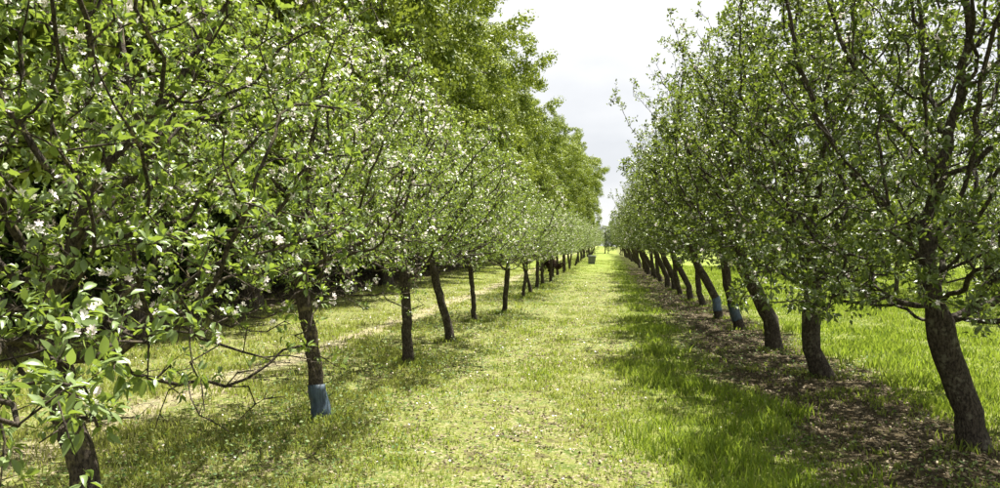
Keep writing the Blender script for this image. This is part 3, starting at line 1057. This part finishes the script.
# ------------------------------------------------------------------ grass, weeds, litter, petals
rg = np.random.default_rng(5)
def spread_points(n, d0_, d1_, expo, half=R(41)):
    """points on the ground before the camera, thinning out with distance"""
    u = rg.random(n)
    a = 2 - expo
    d = (d0_ ** a + u * (d1_ ** a - d0_ ** a)) ** (1 / a)
    th = rg.uniform(-half, half, n)
    fx = FWD[0] * np.cos(th) + RGT[0] * np.sin(th)
    fy = FWD[1] * np.cos(th) + RGT[1] * np.sin(th)
    return fx * d, fy * d, d

def zones(x, y):
    j = (fnoise(x, y, 1.3, 21) - .5) * 1.9 + (vnoise(x, y, .35, 22) - .5) * .4
    dr = x - rowR(y) + j
    litter = sstep(-1.55, -1.1, dr) * (1 - sstep(.35, .8, dr))
    strip = sstep(.0, .7, x + j * .8) * (1 - sstep(-1.45, -1.05, dr))
    meadow = sstep(.45, .9, dr)
    lush = np.maximum(strip, meadow)
    track = 1 - sstep(.12, .34, np.abs(x + 4.75 + .5 * j))
    wood = 1 - sstep(-9.8, -8.6, x + j)
    return litter, lush, track, wood

def blades():
    n_t = 80000
    x, y, d = spread_points(n_t, 2.6, 75, 1.55)
    litter, lush, track, wood = zones(x, y)
    patch = fnoise(x, y, .9, 31)
    thin = .22 + .80 * sstep(.38, .66, patch)
    keep = np.clip(lush * 1.0 + (1 - lush) * thin, 0, 1) * (1 - litter * (.93 - .75 * sstep(.45, .7, fnoise(x, y, .5, 33)))) * (1 - .78 * track) * (1 - .9 * wood)
    ok = rg.random(n_t) < keep
    x, y, d, lush, patch, litter = x[ok], y[ok], d[ok], lush[ok], patch[ok], litter[ok]
    # tufts the mower leaves round the trunk bases
    tx, ty = [], []
    for p in [p for p in LEFT + RIGHT if p[1] < 32]:
        k = 45 if p[0] < 0 else 22
        a, r_ = rg.uniform(0, TAU, k), rg.uniform(.07, .30, k)
        tx.append(p[0] + r_ * np.cos(a))
        ty.append(p[1] + r_ * np.sin(a))
    tx, ty = np.concatenate(tx), np.concatenate(ty)
    x, y = np.concatenate([x, tx]), np.concatenate([y, ty])
    d = np.concatenate([d, np.hypot(tx, ty)])
    lush = np.concatenate([lush, np.full(len(tx), .45)])
    patch = np.concatenate([patch, np.full(len(tx), .6)])
    per = rg.integers(5, 11, len(x))
    i = np.repeat(np.arange(len(x)), per)
    n = len(i)
    g = .030 + .05 * lush[i] + .002 * d[i]
    bx_, by_ = x[i] + rg.normal(size=n) * g, y[i] + rg.normal(size=n) * g
    tall = fnoise(x, y, .7, 41)
    th = (.040 + .03 * patch) * (1 - lush) + lush * (.045 + .115 * sstep(.35, .75, tall))
    left = sstep(-1.6, -2.6, x) if False else (1 - sstep(-2.6, -1.6, x))
    th = th + left * .025 * (1 - lush)
    h = th[i] * rg.uniform(.45, 1.25, n)
    w = .0034 * (d[i] / 5.0) ** .75 * rg.uniform(.7, 1.4, n) * (1 + .25 * lush[i])
    a = rg.uniform(0, TAU, n)
    sx_, sy_ = np.cos(a) * w, np.sin(a) * w
    la = rg.uniform(0, TAU, n)
    lean = h * rg.uniform(.15, .75, n)
    lx, ly = np.cos(la) * lean, np.sin(la) * lean
    bz = zf(bx_, by_) - .006
    V = np.stack([np.stack([bx_ - sx_, by_ - sy_, bz], 1), np.stack([bx_ + sx_, by_ + sy_, bz], 1),
                  np.stack([bx_ - sx_ * .75 + lx * .32, by_ - sy_ * .75 + ly * .32, bz + h * .58], 1),
                  np.stack([bx_ + sx_ * .75 + lx * .32, by_ + sy_ * .75 + ly * .32, bz + h * .58], 1),
                  np.stack([bx_ + lx, by_ + ly, bz + h], 1)], 1).reshape(-1, 3)
    b_ = np.arange(n)[:, None] * 5
    fb = d[i] > 17
    F = np.concatenate([b_[~fb] + np.array((0, 1, 3)), b_[~fb] + np.array((0, 3, 2)), b_[~fb] + np.array((2, 3, 4)), b_[fb] + np.array((0, 1, 4))])
    used = np.unique(F)
    remap = np.zeros(len(V), np.int64)
    remap[used] = np.arange(len(used))
    F = remap[F]
    V = V[used]
    tpatch = fnoise(x, y, 1.7, 51)
    tt = np.clip(.14 + .45 * (1 - lush) * (1 - patch) + .5 * (tpatch - .5) - .12 * lush, .0, .9)
    tt = np.clip(tt + .22 * np.exp(-((x + .45) / .55) ** 2), 0, .9)
    tt = np.clip(tt + .38 * left * (1 - lush), 0, .9)
    tint = np.clip(tt[i] + rg.normal(0, .13, n) + (rg.random(n) < .08) * .5, 0, 1)
    me = raw_mesh('grass', V, tris=F, tint=np.repeat(tint, 5)[used])
    o = link('grass', me, mat=M['grass'])
    tag(o, 'sunlit green grass of the orchard lane and meadow', 'grass', kind='stuff')
    print('blades', n)
blades()

def flat_pieces(name, label, cat, mat, x, y, d, size, tint, tilt, lift, V, F):
    n = len(x)
    z = zf(x, y) + lift
    a = rg.uniform(0, TAU, n)
    dv = np.stack([np.cos(a), np.sin(a), rg.normal(0, tilt, n)], 1)
    hint = np.stack([rg.normal(0, tilt, n), rg.normal(0, tilt, n), np.ones(n)], 1)
    fr = rot_frames(dv, hint)
    v, f, t = stamp(V, F, np.stack([x, y, z], 1), fr, size, tint)
    o = link(name, raw_mesh(name, v, tris=f, tint=t), mat=mat)
    return tag(o, label, cat, kind='stuff')

# low broad-leaved weeds: thick round the left trunks, patchy elsewhere
x, y, d = spread_points(90000, 2.6, 40, 1.5)
litter, lush, track, wood = zones(x, y)
leftw = (1 - sstep(-2.2, -1.3, x)) * sstep(-4.6, -3.6, x)
pp = fnoise(x, y, .8, 61)
keep = (leftw * .9 * sstep(.25, .5, pp) + .55 * sstep(.52, .66, pp) * (1 - lush) + .10 + .30 * litter * sstep(.45, .6, pp)) * (1 - track) * (1 - .8 * wood) * (1 - .6 * lush)
ok = rg.random(len(x)) < keep
x, y, d, lw = x[ok], y[ok], d[ok], leftw[ok]
flat_pieces('weeds', 'low broad-leaved weeds among the thin grass under the left row', 'weeds', M['weed'], x, y, d,
            rg.uniform(.018, .040, len(x)) * (d / 6) ** .45, np.clip(rg.normal(.40, .25, len(x)), 0, 1), .55,
            rg.uniform(.0, .05, len(x)) + lw * rg.uniform(0, .09, len(x)), LEAF2_V * np.array((1, 1.3, 1)), LEAF2_F)
# dead leaves
x, y, d = spread_points(130000, 2.6, 45, 1.5)
litter, lush, track, wood = zones(x, y)
pp = fnoise(x, y, .6, 71)
ctr = np.exp(-((x + .6) / 1.0) ** 2)
keep = litter * .95 + (1 - lush) * (.17 + .75 * ctr * sstep(.47, .62, pp) + .35 * (1 - sstep(-2.4, -1.4, x)) * sstep(.4, .6, pp)) + .35 * wood
ok = rg.random(len(x)) < keep
x, y, d = x[ok], y[ok], d[ok]
flat_pieces('leaf_litter', 'dry brown fallen leaves lying under the right row and along the lane', 'leaf litter', M['litter'], x, y, d,
            rg.uniform(.016, .046, len(x)) * (d / 6) ** .35, np.clip(rg.beta(1.0, 2.4, len(x)), 0, 1), .40, rg.uniform(.004, .018, len(x)),
            LEAF2_V * np.array((1, 1.25, 1.8)), LEAF2_F)
# fallen twigs
x, y, d = spread_points(6000, 2.6, 28, 1.4)
litter, lush, track, wood = zones(x, y)
ok = rg.random(len(x)) < litter * .9 + .10 * (1 - lush)
x, y, d = x[ok], y[ok], d[ok]
TW_V = np.array([(0, -.016, 0), (0, .016, 0), (0, 0, .028), (.55, -.013, .05), (.55, .013, .05), (.55, 0, .075), (1, 0, .02)], float)
TW_F = np.array([(0, 3, 5), (0, 5, 2), (1, 2, 5), (1, 5, 4), (0, 1, 4), (0, 4, 3), (3, 6, 5), (5, 6, 4), (3, 4, 6)])
flat_pieces('fallen_twigs', 'thin dead twigs lying in the litter under the right row', 'twigs', M['bark'], x, y, d,
            rg.uniform(.06, .24, len(x)), rg.uniform(0, 1, len(x)), .16, rg.uniform(.003, .02, len(x)), TW_V, TW_F)
# fallen petals and daisies: small white specks
x, y, d = spread_points(9000, 2.6, 35, 1.4)
litter, lush, track, wood = zones(x, y)
keep = .4 * (1 - .8 * lush) * (1 - .85 * litter) * (1 - wood) * sstep(.3, .65, fnoise(x, y, 1.1, 81))
ok = rg.random(len(x)) < keep
x, y, d = x[ok], y[ok], d[ok]
flat_pieces('fallen_petals', 'small white fallen petals scattered over the grass of the lane', 'petals', M['petal'], x, y, d,
            rg.uniform(.006, .013, len(x)) * (d / 6) ** .4, rg.uniform(.4, 1, len(x)), .5, rg.uniform(.01, .05, len(x)), BLOF_V * np.array((1, 1, .6)), BLOF_F)
tot = sum(len(m.loops) - 2 * len(m.polygons) for m in bpy.data.meshes)
print('triangles', tot, 'objects', len(bpy.data.objects), 'time', round(time.time() - T0, 1))
